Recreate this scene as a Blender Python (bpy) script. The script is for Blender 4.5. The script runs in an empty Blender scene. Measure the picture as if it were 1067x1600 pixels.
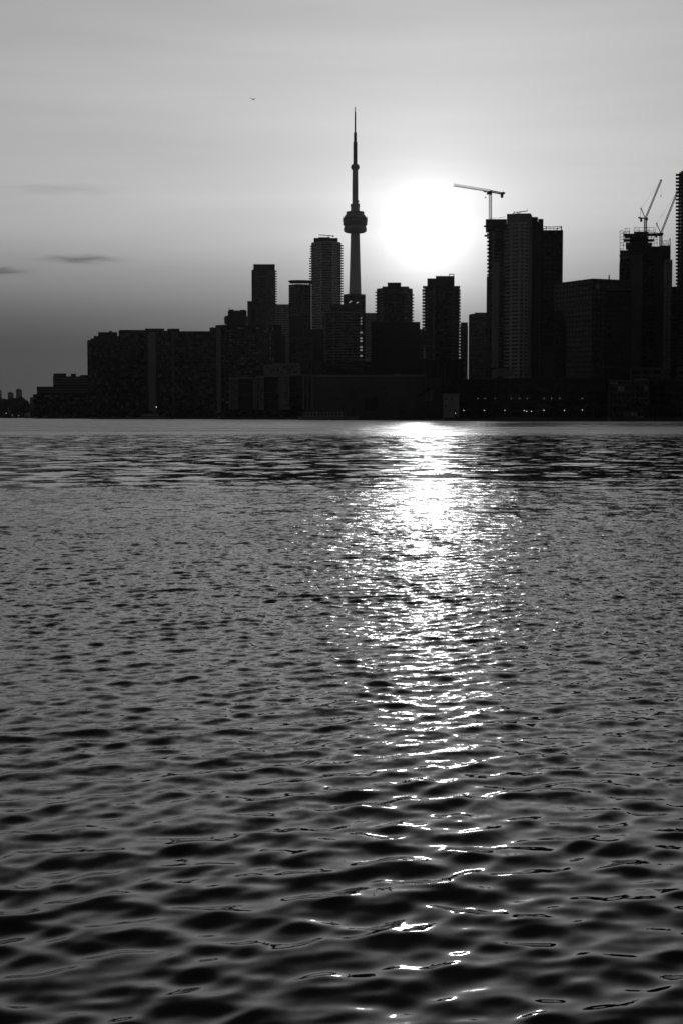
import bpy, math, random
import numpy as np
from mathutils import Vector

R = math.radians
scene = bpy.context.scene
col = scene.collection
rnd = random.Random(7)

# ------------------------------------------------------------------ camera
F = 2250.0                     # focal length in photograph pixels (1067 x 1600)
HOR = 651.0                    # photograph row of the horizon
CAMZ = 2.5
PITCH = math.atan((800 - HOR) / F)
cam_d = bpy.data.cameras.new('camera')
cam = bpy.data.objects.new('camera', cam_d)
col.objects.link(cam)
cam.location = (0, 0, CAMZ)
cam.rotation_euler = (R(90) - PITCH, 0, 0)
cam_d.sensor_fit = 'VERTICAL'
cam_d.sensor_height = 36
cam_d.lens = F / 1600 * 36
cam_d.clip_start = 0.1
cam_d.clip_end = 60000
scene.camera = cam

def at(px, py, Y):
    """photograph pixel + distance along +Y -> world point"""
    u = (px - 533.5) / F
    v = (800 - py) / F
    c, s = math.cos(PITCH), math.sin(PITCH)
    dy = c + v * s
    dz = -s + v * c
    t = Y / dy
    return Vector((u * t, Y, CAMZ + dz * t))

# ------------------------------------------------------------------ sun + sky
sd = at(668, 368, 1000) - Vector((0, 0, CAMZ))
sd.normalize()
SUN_EL = math.asin(sd.z)
SUN_AZ = math.atan2(sd.x, sd.y)            # clockwise from +Y
sun_d = bpy.data.lights.new('sun', 'SUN')
sun_d.energy = 0.16
sun_d.angle = R(2.0)
sun_d.color = (1, 1, 1)
sun = bpy.data.objects.new('sun', sun_d)
col.objects.link(sun)
sun.rotation_euler = (-sd).to_track_quat('-Z', 'Y').to_euler()

world = bpy.data.worlds.new('World')
scene.world = world
world.use_nodes = True
nt = world.node_tree
nt.nodes.clear()

class NG:
    """tiny helper for node graphs"""
    def __init__(s, tree): s.t = tree
    def n(s, kind, **kw):
        nd = s.t.nodes.new(kind)
        for k, v in kw.items(): setattr(nd, k, v)
        return nd
    def put(s, sock, v):
        if isinstance(v, (int, float)): sock.default_value = v
        elif isinstance(v, (tuple, list, Vector)): sock.default_value = tuple(v)
        else: s.t.links.new(v, sock)
    def m(s, op, a, b=0.0, c=0.0, clamp=False):
        nd = s.n('ShaderNodeMath', operation=op, use_clamp=clamp)
        s.put(nd.inputs[0], a); s.put(nd.inputs[1], b)
        s.put(nd.inputs[2], c)
        return nd.outputs[0]
    def v(s, op, a, b=(0, 0, 0)):
        nd = s.n('ShaderNodeVectorMath', operation=op)
        s.put(nd.inputs[0], a); s.put(nd.inputs[1], b)
        return nd.outputs['Value'] if op in ('DOT_PRODUCT', 'LENGTH') else nd.outputs[0]
    def ss(s, x, a, b, lo=0.0, hi=1.0):
        nd = s.n('ShaderNodeMapRange', interpolation_type='SMOOTHSTEP')
        s.put(nd.inputs[0], x)
        for i, q in enumerate((a, b, lo, hi)): nd.inputs[i + 1].default_value = q
        return nd.outputs[0]

g = NG(nt)
sky = g.n('ShaderNodeTexSky', sky_type='NISHITA')
sky.sun_disc = False
sky.sun_elevation = SUN_EL
sky.sun_rotation = SUN_AZ
sky.altitude = 0
sky.air_density = 1.0
sky.dust_density = 3.0
sky.ozone_density = 1.0
bw = g.n('ShaderNodeRGBToBW')
g.put(bw.inputs[0], sky.outputs[0])
tc = g.n('ShaderNodeTexCoord')
d = g.v('NORMALIZE', tc.outputs['Generated'])
sep = g.n('ShaderNodeSeparateXYZ'); g.put(sep.inputs[0], d)
dx, dy, dz = sep.outputs
el = g.m('MULTIPLY', g.m('ARCSINE', dz), 57.2958)                 # degrees above the horizon
az = g.m('MULTIPLY', g.m('ARCTAN2', dx, dy), 57.2958)             # degrees clockwise from +Y
cs = g.m('MINIMUM', g.v('DOT_PRODUCT', d, sd), 1.0)
th = g.m('MULTIPLY', g.m('ARCCOSINE', cs), 57.2958)               # degrees from the sun
# sunlit haze round the sun (aureole), seen through a murky layer that thickens to the horizon
core = g.m('MULTIPLY', g.m('EXPONENT', g.m('DIVIDE', th, -1.2)), 12.5)
halo = g.m('MULTIPLY', g.m('EXPONENT', g.m('DIVIDE', th, -4.0)), 3.2)
wide = g.m('MULTIPLY', g.m('EXPONENT', g.m('DIVIDE', th, -60.0)), 5.3)
wide = g.m('MULTIPLY', wide, g.ss(el, 13.0, 38.0, 1.0, 0.14))     # dimmed above the view to darken near water and fronts
base = g.m('MULTIPLY', bw.outputs[0], 0.02)
# murky layer lying on the horizon all round
murk = g.ss(el, 2.4, 8.7, 0.15, 1.0)
tot = g.m('ADD', g.m('MULTIPLY', g.m('ADD', wide, base), murk), g.m('ADD', core, halo))
# thin stretched cloud: faint veils everywhere + a few dark streaks low in the murk
mp = g.n('ShaderNodeCombineXYZ')
g.put(mp.inputs[0], g.m('MULTIPLY', az, 0.05)); g.put(mp.inputs[1], g.m('MULTIPLY', el, 0.55))
nz = g.n('ShaderNodeTexNoise'); nz.inputs['Scale'].default_value = 1.0
nz.inputs['Detail'].default_value = 5; nz.inputs['Roughness'].default_value = 0.55
g.put(nz.inputs['Vector'], mp.outputs[0])
veil = g.m('ADD', g.m('MULTIPLY', g.m('SUBTRACT', nz.outputs[0], 0.5), 0.28), 1.0)
tot = g.m('MULTIPLY', tot, veil)
nz2 = g.n('ShaderNodeTexNoise'); nz2.inputs['Scale'].default_value = 1.0
nz2.inputs['Detail'].default_value = 4
mp2 = g.n('ShaderNodeCombineXYZ')
g.put(mp2.inputs[0], g.m('MULTIPLY', az, 0.9)); g.put(mp2.inputs[1], g.m('MULTIPLY', el, 5.0))
g.put(nz2.inputs['Vector'], mp2.outputs[0])
wob = g.m('SUBTRACT', nz2.outputs[0], 0.5)
def streak(px, py, wpx, hpx, depth):
    global tot
    p = at(px, py, 1000) - Vector((0, 0, CAMZ)); p.normalize()
    e0, a0 = math.degrees(math.asin(p.z)), math.degrees(math.atan2(p.x, p.y))
    k = 57.3 / F
    qa = g.m('POWER', g.m('DIVIDE', g.m('SUBTRACT', az, a0), wpx * k), 2.0)
    qe = g.m('POWER', g.m('DIVIDE', g.m('ADD', g.m('SUBTRACT', el, e0), g.m('MULTIPLY', wob, hpx * k * 3.0)), hpx * k), 2.0)
    s = g.m('EXPONENT', g.m('MULTIPLY', g.m('ADD', qa, qe), -1.0))
    tot = g.m('MULTIPLY', tot, g.m('SUBTRACT', 1.0, g.m('MULTIPLY', s, depth)))
streak(128, 405, 48, 4.5, 0.5)
streak(5, 424, 30, 4.5, 0.5)
streak(95, 295, 75, 6, 0.16)
streak(-140, 412, 60, 6, 0.32)
streak(1190, 330, 90, 9, 0.2)
bg = g.n('ShaderNodeBackground'); bg.inputs[1].default_value = 0.1
g.put(bg.inputs[0], tot)
wo = g.n('ShaderNodeOutputWorld'); nt.links.new(bg.outputs[0], wo.inputs[0])

vs = scene.view_settings
vs.view_transform = 'Standard'; vs.look = 'None'; vs.exposure = 0.0; vs.gamma = 1.0
vs.use_curve_mapping = False
scene.render.engine = 'CYCLES'
cy = scene.cycles
cy.use_denoising = True
cy.max_bounces = 6; cy.glossy_bounces = 3; cy.diffuse_bounces = 2; cy.volume_bounces = 0
cy.sample_clamp_direct = 8; cy.sample_clamp_indirect = 4
scene.render.filter_size = 1.5

# ------------------------------------------------------------------ materials
MATS = {}
def mat(name, c, rough=0.7, var=0.25, scale=0.15, spec=0.4, metal=0.0, emit=0.0):
    if name in MATS: return MATS[name]
    m = bpy.data.materials.new(name); m.use_nodes = True
    t = m.node_tree; q = NG(t); b = t.nodes['Principled BSDF']
    geo = q.n('ShaderNodeNewGeometry')
    n1 = q.n('ShaderNodeTexNoise'); n1.inputs['Scale'].default_value = scale
    n1.inputs['Detail'].default_value = 6; n1.inputs['Roughness'].default_value = 0.65
    q.put(n1.inputs['Vector'], geo.outputs['Position'])
    f = q.m('ADD', q.m('MULTIPLY', q.m('SUBTRACT', n1.outputs[0], 0.5), 2 * var), 1.0)
    q.put(b.inputs['Base Color'], q.m('MULTIPLY', f, c))
    b.inputs['Roughness'].default_value = rough
    b.inputs['Metallic'].default_value = metal
    b.inputs['Specular IOR Level'].default_value = spec
    if emit:
        b.inputs['Emission Color'].default_value = (1, 1, 1, 1)
        b.inputs['Emission Strength'].default_value = emit
        m.cycles.emission_sampling = 'NONE'
    MATS[name] = m
    return m

def glass_mat(name, c, pale, chance, cell=(2.6, 3.0), rough=0.12):
    """facade glazing: single panes differ (blinds, curtains, tint)"""
    m = bpy.data.materials.new(name); m.use_nodes = True
    t = m.node_tree; q = NG(t); b = t.nodes['Principled BSDF']
    geo = q.n('ShaderNodeNewGeometry')
    s = q.n('ShaderNodeSeparateXYZ'); q.put(s.inputs[0], geo.outputs['Position'])
    hx = q.m('FLOOR', q.m('DIVIDE', q.m('ADD', s.outputs[0], q.m('MULTIPLY', s.outputs[1], 0.37)), cell[0]))
    hz = q.m('FLOOR', q.m('DIVIDE', s.outputs[2], cell[1]))
    cb = q.n('ShaderNodeCombineXYZ'); q.put(cb.inputs[0], hx); q.put(cb.inputs[1], hz)
    wn = q.n('ShaderNodeTexWhiteNoise', noise_dimensions='2D'); q.put(wn.inputs['Vector'], cb.outputs[0])
    blind = q.m('MULTIPLY', q.m('GREATER_THAN', wn.outputs['Value'], 1 - chance), pale)
    wn2 = q.n('ShaderNodeTexWhiteNoise', noise_dimensions='3D')
    cb2 = q.n('ShaderNodeCombineXYZ'); q.put(cb2.inputs[0], hx); q.put(cb2.inputs[1], hz); cb2.inputs[2].default_value = 4.2
    q.put(wn2.inputs['Vector'], cb2.outputs[0])
    tint = q.m('MULTIPLY', q.m('ADD', wn2.outputs['Value'], 0.4), c)
    q.put(b.inputs['Base Color'], q.m('ADD', tint, q.m('MULTIPLY', blind, wn2.outputs['Value'])))
    q.put(b.inputs['Roughness'], q.m('ADD', q.m('MULTIPLY', wn2.outputs['Value'], 0.15), rough))
    b.inputs['Specular IOR Level'].default_value = 0.5
    MATS[name] = m
    return m

GLASS = glass_mat('tinted_glass', 0.012, 0.16, 0.12)
GLASS_OLD = glass_mat('old_glass', 0.012, 0.6, 0.28, (3.4, 2.9))
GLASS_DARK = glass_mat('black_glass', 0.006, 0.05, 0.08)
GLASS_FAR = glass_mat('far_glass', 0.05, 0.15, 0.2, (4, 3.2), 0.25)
CONC = mat('concrete', 0.34, 0.8)
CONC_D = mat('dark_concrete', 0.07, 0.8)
CONC_G = mat('grey_concrete', 0.14, 0.8)
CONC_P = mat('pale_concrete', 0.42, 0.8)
TOWER_C = mat('tower_concrete', 0.6, 0.8, 0.12, 0.05)
CONC_B = mat('bright_concrete', 0.68, 0.75)
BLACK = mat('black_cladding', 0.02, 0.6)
PANEL = mat('pale_panel', 0.42, 0.6)
STEEL = mat('painted_steel', 0.10, 0.5, metal=0.0)
STONE = mat('quay_stone', 0.10, 0.85, 0.4, 0.4)
BRICK = mat('weathered_wall', 0.13, 0.85, 0.35, 0.08)
ASPH = mat('asphalt', 0.05, 0.9)
LEAF = mat('foliage', 0.05, 0.7, 0.5, 1.0)
BARK = mat('bark', 0.05, 0.9)
PAINT = mat('white_paint', 0.6, 0.5)
BIRD = mat('feathers', 0.05, 0.8)
LAMP = mat('lamp_glow', 0.8, 0.5, emit=1.8)
WALL_LAMP = mat('wall_lamp_glow', 0.8, 0.5, emit=0.8)
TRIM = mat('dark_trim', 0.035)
BRIGHT_SPOT = mat('bright_spot_glow', 0.8, 0.5, emit=0.24)  # emission for the added bright spots and roof glints

# ------------------------------------------------------------------ mesh helpers
class MB:
    def __init__(s): s.v = []; s.f = []
    def prism(s, poly, z0, z1):
        n = len(poly); b = len(s.v)
        s.v += [(p[0], p[1], z0) for p in poly] + [(p[0], p[1], z1) for p in poly]
        s.f.append(tuple(b + i for i in reversed(range(n))))
        s.f.append(tuple(b + n + i for i in range(n)))
        for i in range(n):
            j = (i + 1) % n
            s.f.append((b + i, b + j, b + n + j, b + n + i))
        return s
    def box(s, x0, x1, y0, y1, z0, z1):
        return s.prism([(x0, y0), (x1, y0), (x1, y1), (x0, y1)], z0, z1)
    def bar(s, p, q, w, h=None, up=(0, 0, 1)):
        p, q = Vector(p), Vector(q); h = h or w
        dr = (q - p)
        if dr.length < 1e-6: return s
        dr.normalize(); upv = Vector(up)
        if abs(dr.dot(upv)) > 0.98: upv = Vector((1, 0, 0))
        a = dr.cross(upv).normalized() * (w / 2); c = a.cross(dr).normalized() * (h / 2)
        b = len(s.v)
        for e in (p, q):
            s.v += [tuple(e - a - c), tuple(e + a - c), tuple(e + a + c), tuple(e - a + c)]
        s.f += [(b, b + 3, b + 2, b + 1), (b + 4, b + 5, b + 6, b + 7)]
        for i in range(4):
            j = (i + 1) % 4
            s.f.append((b + i, b + j, b + 4 + j, b + 4 + i))
        return s
    def lathe(s, prof, n=24, cx=0, cy=0):
        b = len(s.v)
        for r, z in prof:
            for k in range(n):
                a = 2 * math.pi * k / n
                s.v.append((cx + r * math.cos(a), cy + r * math.sin(a), z))
        for i in range(len(prof) - 1):
            for k in range(n):
                j = (k + 1) % n
                s.f.append((b + i * n + k, b + i * n + j, b + (i + 1) * n + j, b + (i + 1) * n + k))
        s.f.append(tuple(b + k for k in reversed(range(n))))
        s.f.append(tuple(b + (len(prof) - 1) * n + k for k in range(n)))
        return s
    def lattice(s, p, q, w, n, t, tri=False):
        """four-chord (or three-chord) lattice girder from p to q"""
        p, q = Vector(p), Vector(q); dr = (q - p).normalized()
        up = Vector((0, 0, 1)) if abs(dr.z) < 0.9 else Vector((0, 1, 0))
        a = dr.cross(up).normalized(); c = a.cross(dr).normalized()
        offs = [(-a - c), (a - c), c] if tri else [(-a - c), (a - c), (a + c), (-a + c)]
        offs = [o * (w / 2) for o in offs]
        for o in offs: s.bar(p + o, q + o, t * 1.5)
        m = len(offs)
        for i in range(n):
            e0, e1 = p.lerp(q, i / n), p.lerp(q, (i + 1) / n)
            for k in range(m):
                l = (k + 1) % m
                s.bar(e0 + offs[k], e1 + offs[l], t)
                s.bar(e0 + offs[k], e0 + offs[l], t)
        return s
    def data(s, name):
        me = bpy.data.meshes.new(name); me.from_pydata(s.v, [], s.f); me.update()
        return me
    def build(s, name, m, parent=None, smooth=False):
        me = s.data(name)
        me.materials.append(m)
        if smooth:
            for p in me.polygons: p.use_smooth = True
        return link(name, me, parent)

def link(name, me, parent=None, loc=None):
    o = bpy.data.objects.new(name, me); col.objects.link(o)
    o.parent = parent
    if loc is not None: o.location = loc
    return o
def tag(o, label=None, cat=None, group=None, kind=None):
    if label: o['label'] = label
    if cat: o['category'] = cat
    if group: o['group'] = group
    if kind: o['kind'] = kind
    return o
def empty(name, loc, label, cat, group=None):
    o = bpy.data.objects.new(name, None); col.objects.link(o); o.location = loc
    o.empty_display_size = 1
    return tag(o, label, cat, group)
def copy_tree(o, parent=None):
    c = o.copy(); col.objects.link(c); c.parent = parent
    for ch in list(o.children): copy_tree(ch, c)
    return c

# ------------------------------------------------------------------ water
def build_water():
    fa = np.linspace(R(-21), R(21), 600)
    ca = np.linspace(R(21), R(339), 42)[1:-1]
    ang = np.concatenate([fa, ca])
    dth = np.concatenate([np.full(600, fa[1] - fa[0]), np.full(40, 1.0)])
    rr = list(np.arange(0.5, 4.4, 0.2))
    r = 4.4
    while r < 75: rr.append(r); r += max(0.013, (0.0031 if r < 10 else 0.0023) * r)
    while r < 7000: rr.append(r); r *= 1.013
    rr = np.array(rr); dr = np.gradient(rr)
    RR, AA = np.meshgrid(rr, ang, indexing='ij')
    step = np.maximum(dr[:, None] * np.ones_like(AA), RR * dth[None, :])
    X = RR * np.sin(AA); Y = RR * np.cos(AA)
    # wind lanes: where the breeze reaches the surface the ripples are steep, elsewhere it lies smooth
    rs = np.random.RandomState(5)
    def smooth(x, a, b):
        t = np.clip((x - a) / (b - a), 0, 1); return t * t * (3 - 2 * t)
    wob = np.zeros_like(X)
    for k in range(14):
        lx = rs.uniform(25, 200); ly = rs.uniform(12, 60); ph = rs.uniform(0, 6.28)
        wob += np.sin(X / lx * 6.28 + Y / ly * 6.28 * rs.choice([-1, 1]) + ph) / 14 ** 0.5
    near = smooth(Y, 40 + 5 * wob, 56 + 5 * wob)
    far = 1 - smooth(Y, 165 + 18 * wob, 215 + 18 * wob)
    calm = near * far
    lane = smooth(Y, 330 + 25 * wob, 370 + 25 * wob) * (1 - smooth(Y, 520 + 30 * wob, 600 + 30 * wob)) * smooth(X, -60, 40)
    wind = 1 - 0.80 * np.maximum(calm, 0.85 * lane)
    gust = 1 + 0.16 * wob
    wind = wind * gust
    # wave train: crests run slightly aslant, growing from ripples to short wind waves
    rs = np.random.RandomState(11)
    lee = smooth(Y, 6.5, 16)                                   # short ripples die away in the lee of the near quay
    H = np.zeros_like(X); DX = np.zeros_like(X); DY = np.zeros_like(X)
    var_all = np.zeros_like(X)
    N = 64
    for i in range(N):
        lam = 0.09 * (1.15 / 0.09) ** ((i + rs.uniform(0, 1)) / N)
        lg = math.log(lam / 0.25)
        sl = 0.155 * math.exp(-lg * lg / (2 * 0.62 ** 2)) + 0.006
        sl *= math.sqrt(2.0 / N) * 1.5
        main = rs.uniform() < 0.88
        wd = 10 + 16 * min(1, max(0, (0.42 - lam) / 0.25))             # short ripples run every way, longer waves hold a course
        t = R(112 if main else 62) + rs.normal(0, R(wd))
        k = 2 * math.pi / lam
        kx, ky = k * math.cos(t), k * math.sin(t)
        f = np.clip((lam / step - 2.2) / 2.6, 0, 1) * wind
        if lam < 0.32: f = f * (0.6 + 0.4 * lee)
        if lam > 0.42: f = f * (1 - 0.3 * smooth(Y, 9, 28))       # the longer waves run off the near quay and fade outwards
        ph = kx * X + ky * Y + rs.uniform(0, 6.2832)
        amp = sl / k
        H += f * amp * np.cos(ph)
        q = 0.75
        DX -= f * q * amp * math.cos(t) * np.sin(ph)
        DY -= f * q * amp * math.sin(t) * np.sin(ph)
        var_all += ((wind * (0.6 + 0.4 * lee if lam < 0.32 else 1)) ** 2 - f * f) * sl * sl / 2
    rip = np.sqrt(np.maximum(var_all, 0))
    nr, na = X.shape
    co = np.stack([X + DX, Y + DY, H], -1).reshape(-1, 3)
    co = np.vstack([co, [[0, 0, 0]]])
    I, J = np.meshgrid(np.arange(nr - 1), np.arange(na), indexing='ij')
    J2 = (J + 1) % na
    quads = np.stack([I * na + J, (I + 1) * na + J, (I + 1) * na + J2, I * na + J2], -1).reshape(-1, 4)[:, ::-1]
    c = nr * na
    tris = np.stack([np.full(na, c), np.arange(na), (np.arange(na) + 1) % na], -1)[:, ::-1]
    me = bpy.data.meshes.new('water')
    me.vertices.add(len(co)); me.vertices.foreach_set('co', co.astype(np.float32).ravel())
    lp = np.concatenate([quads.ravel(), tris.ravel()]).astype(np.int32)
    me.loops.add(len(lp)); me.loops.foreach_set('vertex_index', lp)
    nq, ntr = len(quads), len(tris)
    me.polygons.add(nq + ntr)
    st = np.concatenate([np.arange(nq) * 4, nq * 4 + np.arange(ntr) * 3]).astype(np.int32)
    me.polygons.foreach_set('loop_start', st)
    me.update(calc_edges=True)
    me.polygons.foreach_set('use_smooth', np.ones(nq + ntr, dtype=bool))
    for nm, arr in (('ripple', rip), ('wind', wind), ('swell', smooth(Y, 25, 60)), ('micro', 0.12 + 0.88 * smooth(Y, 6, 18)),
                    ('chop', smooth(Y, 185, 250) * wind)):
        a = me.attributes.new(nm, 'FLOAT', 'POINT')
        a.data.foreach_set('value', np.append(arr.ravel(), 0.5).astype(np.float32))
    me.update()
    m = bpy.data.materials.new('lake_water'); m.use_nodes = True
    t = m.node_tree; q = NG(t); b = t.nodes['Principled BSDF']
    b.inputs['Base Color'].default_value = (0.006, 0.006, 0.006, 1)
    b.inputs['IOR'].default_value = 1.333
    geo = q.n('ShaderNodeNewGeometry')
    ar = q.n('ShaderNodeAttribute', attribute_name='ripple').outputs['Fac']
    aw = q.n('ShaderNodeAttribute', attribute_name='wind').outputs['Fac']
    def noise(scale, detail, rough):
        n1 = q.n('ShaderNodeTexNoise'); n1.inputs['Scale'].default_value = scale
        n1.inputs['Detail'].default_value = detail; n1.inputs['Roughness'].default_value = rough
        q.put(n1.inputs['Vector'], geo.outputs['Position'])
        return q.v('SUBTRACT', n1.outputs['Color'], (0.5, 0.5, 0.5))
    def scl(vec, f):
        nd = q.n('ShaderNodeVectorMath', operation='SCALE'); q.put(nd.inputs[0], vec); q.put(nd.inputs['Scale'], f)
        return nd.outputs[0]
    aa = q.n('ShaderNodeAttribute', attribute_name='swell').outputs['Fac']
    am = q.n('ShaderNodeAttribute', attribute_name='micro').outputs['Fac']
    af = q.n('ShaderNodeAttribute', attribute_name='chop').outputs['Fac']
    pert = q.v('ADD', scl(noise(2.0, 5, 0.7), q.m('MULTIPLY', ar, q.m('SUBTRACT', 6.4, q.m('MULTIPLY', af, 4.4)))),
               scl(noise(12.0, 2, 0.6), q.m('MULTIPLY', q.m('MULTIPLY', aw, am), 0.50)))
    pert = q.v('ADD', pert, scl(noise(0.6, 4, 0.6), q.m('MULTIPLY', aa, 0.5)))
    pert = q.v('ADD', pert, scl(noise(0.16, 6, 0.78), q.m('MULTIPLY', af, 0.6)))
    pert = q.v('MULTIPLY', pert, (1.9, 1.0, 0.0))
    pert = q.v('ADD', pert, scl((0, -1, 0), q.m('ADD', q.m('MULTIPLY', af, 0.085), q.m('MULTIPLY', aa, 0.007))))       # steep lee sides of the chop face this shore
    nn = q.v('NORMALIZE', q.v('ADD', geo.outputs['Normal'], pert))
    q.put(b.inputs['Normal'], nn)
    q.put(b.inputs['Roughness'], q.m('ADD', q.m('ADD', q.m('MULTIPLY', ar, 0.5), 0.04), q.m('MULTIPLY', af, 0.15)))
    me.materials.append(m)
    tag(link('water', me), kind='structure')
build_water()

# ------------------------------------------------------------------ land
GZ = 1.6
shore = [(-900, 2700), (-300, 2600), (0, 2500), (48, 2300), (58, 1765), (340, 1705), (345, 1352), (490, 1332), (493, 1082),
         (690, 1062), (692, 902), (948, 884), (952, 806), (1067, 792), (1900, 700)]
sp = [at(px, 655, Y).xy for px, Y in shore]
lm = MB()
lm.prism([tuple(p) for p in sp] + [(4000, 700), (4000, 6900), (-4000, 6900), (-4000, 2700)], -0.6, GZ)
tag(lm.build('ground', ASPH), kind='structure')
# quay coping along the water, one stone-faced kerb per straight run
for i in range(len(sp) - 1):
    a, b_ = sp[i], sp[i + 1]
    dr = (b_ - a).normalized(); nrm = Vector((dr.y, -dr.x))
    pa, pb = a + nrm * 0.25, b_ + nrm * 0.25
    q1, q2 = a - nrm * 0.9, b_ - nrm * 0.9
    o = MB().prism([tuple(pa), tuple(pb), tuple(q2), tuple(q1)], -0.5 - 0.01 * i, GZ + 0.35 + 0.01 * i).build('quay_wall', STONE)
    tag(o, kind='structure')

# ------------------------------------------------------------------ buildings
def area(poly):
    return sum(poly[i][0] * poly[(i + 1) % len(poly)][1] - poly[(i + 1) % len(poly)][0] * poly[i][1] for i in range(len(poly)))
def offset(poly, dist):
    n = len(poly); out = []
    for i in range(n):
        p0, p1, p2 = Vector(poly[i - 1]), Vector(poly[i]), Vector(poly[(i + 1) % n])
        d1, d2 = (p1 - p0).normalized(), (p2 - p1).normalized()
        n1, n2 = Vector((d1.y, -d1.x)), Vector((d2.y, -d2.x))
        bis = n1 + n2
        k = dist / max(0.35, (1 + n1.dot(n2)))
        out.append(tuple(p1 + bis * k))
    return out
def footprint(front, depth, skew=0.0, py=560):
    fr = [at(px, py, Y).xy for px, Y in front]
    skew = skew or (fr[0].x + fr[-1].x) / 2 * depth / fr[0].y       # default shear: sides recede along the camera's view rays
    Ym = max(p.y for p in fr) + depth
    poly = [tuple(p) for p in fr] + [(fr[-1].x + skew, Ym), (fr[0].x + skew, Ym)]
    return poly if area(poly) > 0 else poly[::-1]
def topz(py, Y): return at(533, py, Y).z

class Tower:
    """a building: glazed core, floor slabs, piers and whatever is added on its roof"""
    def __init__(s, name, label, front, depth, top, fh=3.0, over=0.25, th=0.9, bay=4.0, pw=0.6, pd=0.4,
                 core=None, slabm=None, pierm=None, cat='building', group=None, skew=0.0, first=1, cap=True,
                 skip=(), base=None, ztop=None, pys=560, piers=True):
        s.Y = min(Y for _, Y in front)
        poly = footprint(front, depth, skew, pys)
        cx = sum(p[0] for p in poly) / len(poly); cy_ = sum(p[1] for p in poly) / len(poly)
        s.c = Vector((cx, cy_, GZ))
        s.root = empty(name, s.c, label, cat, group)
        s.poly = [(p[0] - cx, p[1] - cy_) for p in poly]
        s.h = (ztop if ztop is not None else topz(top, s.Y)) - GZ
        core = core or GLASS; slabm = slabm or CONC; pierm = pierm or slabm
        s.slabm = slabm
        MB().prism(s.poly, -0.5, s.h).build('wall', core, s.root)
        if cap: MB().prism(offset(s.poly, 0.3), s.h - 0.9, s.h + 0.5).build('parapet', slabm, s.root)
        if th > 0:
            me = MB().prism(offset(s.poly, over), -th / 2, th / 2).data('floor_slab'); me.materials.append(slabm)
            nfl = int((s.h - 1.2) / fh)
            for i in range(first, nfl + 1):
                if i in skip: continue
                link('floor_slab', me, s.root, (0, 0, i * fh))
        if bay > 0 and piers:
            n = len(s.poly)
            for i in range(n):
                a, b2 = Vector(s.poly[i]), Vector(s.poly[(i + 1) % n])
                dr = b2 - a; L = dr.length
                nv = Vector((dr.y, -dr.x)).normalized()
                if nv.y > 0.7: continue                       # rear faces stay plain
                k = max(1, round(L / bay)); u = dr.normalized()
                me = None
                for j in range(k + 1):
                    p = a + dr * min(max(j / k, pw / 2 / L), 1 - pw / 2 / L)
                    if me is None:
                        q0, q1 = -u * pw / 2, u * pw / 2
                        pl = [tuple(q0 + nv * pd), tuple(q1 + nv * pd), tuple(q1 - nv * 0.2), tuple(q0 - nv * 0.2)]
                        if area(pl) < 0: pl = pl[::-1]
                        me = MB().prism(pl, 0, s.h - 0.95 if cap else s.h - 0.05).data('pier'); me.materials.append(pierm)
                    link('pier', me, s.root, (p.x, p.y, 0))
    def loc(s, p): return Vector(p) - s.c
    def part(s, name, mb, m, parent=None, smooth=False):
        for i, v in enumerate(mb.v): mb.v[i] = tuple(Vector(v) - s.c)
        return mb.build(name, m, parent or s.root, smooth)
    def block(s, name, px0, px1, py0, py1, m, Y=None, depth=8, parent=None):
        """box from photo columns px0..px1, rows py0 (top) .. py1 (bottom)"""
        Y = Y or s.Y + 2
        a, b2 = at(px0, py0, Y), at(px1, py1, Y)
        sk = (a.x + b2.x) / 2 * depth / Y
        return s.part(name, MB().prism([(a.x, Y), (b2.x, Y), (b2.x + sk, Y + depth), (a.x + sk, Y + depth)], b2.z, a.z), m, parent)

def edge_balconies(tw, px0, px1, py0, py1, pitch, th, Y, m, depth=2.6):
    """a stack of single balconies jutting out past one edge of a tower"""
    k = 0
    while py0 + k * pitch < py1:
        tw.block('balcony', px0, px1, py0 + k * pitch, py0 + k * pitch + th, m, Y, depth)
        k += 1
# --- far left: distant shore
far_spots = [(-6, 2, 610, 3600), (12, 21, 614, 3900), (25, 34, 609, 4000)]
far_lab = ['distant tower over the far wood, standing apart from the squat and tall pair', 'squat distant tower above the wooded far shore',
           'tallest distant tower above the wooded far shore, beside a squat one']
for (a, b_, t, Y), lb in zip(far_spots, far_lab):
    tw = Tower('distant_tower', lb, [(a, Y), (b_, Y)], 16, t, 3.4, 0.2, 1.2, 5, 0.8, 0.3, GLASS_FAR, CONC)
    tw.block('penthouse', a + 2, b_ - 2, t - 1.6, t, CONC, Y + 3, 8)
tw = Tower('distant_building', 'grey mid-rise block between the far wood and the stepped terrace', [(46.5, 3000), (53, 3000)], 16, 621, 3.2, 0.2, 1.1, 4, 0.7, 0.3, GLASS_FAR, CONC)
# --- stepped terrace block
tw = Tower('terraced_building', 'low dark stepped terrace block left of the stepped apartment tower', [(52, 1960), (138.5, 1960)], 40, 616.5, 3.0, 0.8, 1.2, 5, 0.7, 0.5, GLASS_OLD, CONC_D)
for nm, a, b_, t, Y in (('terrace', 58, 139, 604, 1964), ('terrace', 83.5, 138.8, 588, 1968), ('terrace', 84, 104.5, 583.5, 1970), ('stair_tower', 111, 119.5, 584, 1972), ('stair_tower', 126, 138, 586, 1974)):
    tw.block(nm, a, b_, t, 617 if nm == 'terrace' and t > 600 else 605, CONC_D, Y, 22)
for t in (608, 612, 591, 595, 599):
    tw.block('ledge', 60 if t > 604 else 85, 138, t, t + 1, CONC, 1962 if t > 604 else 1966.5, 3)
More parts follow.
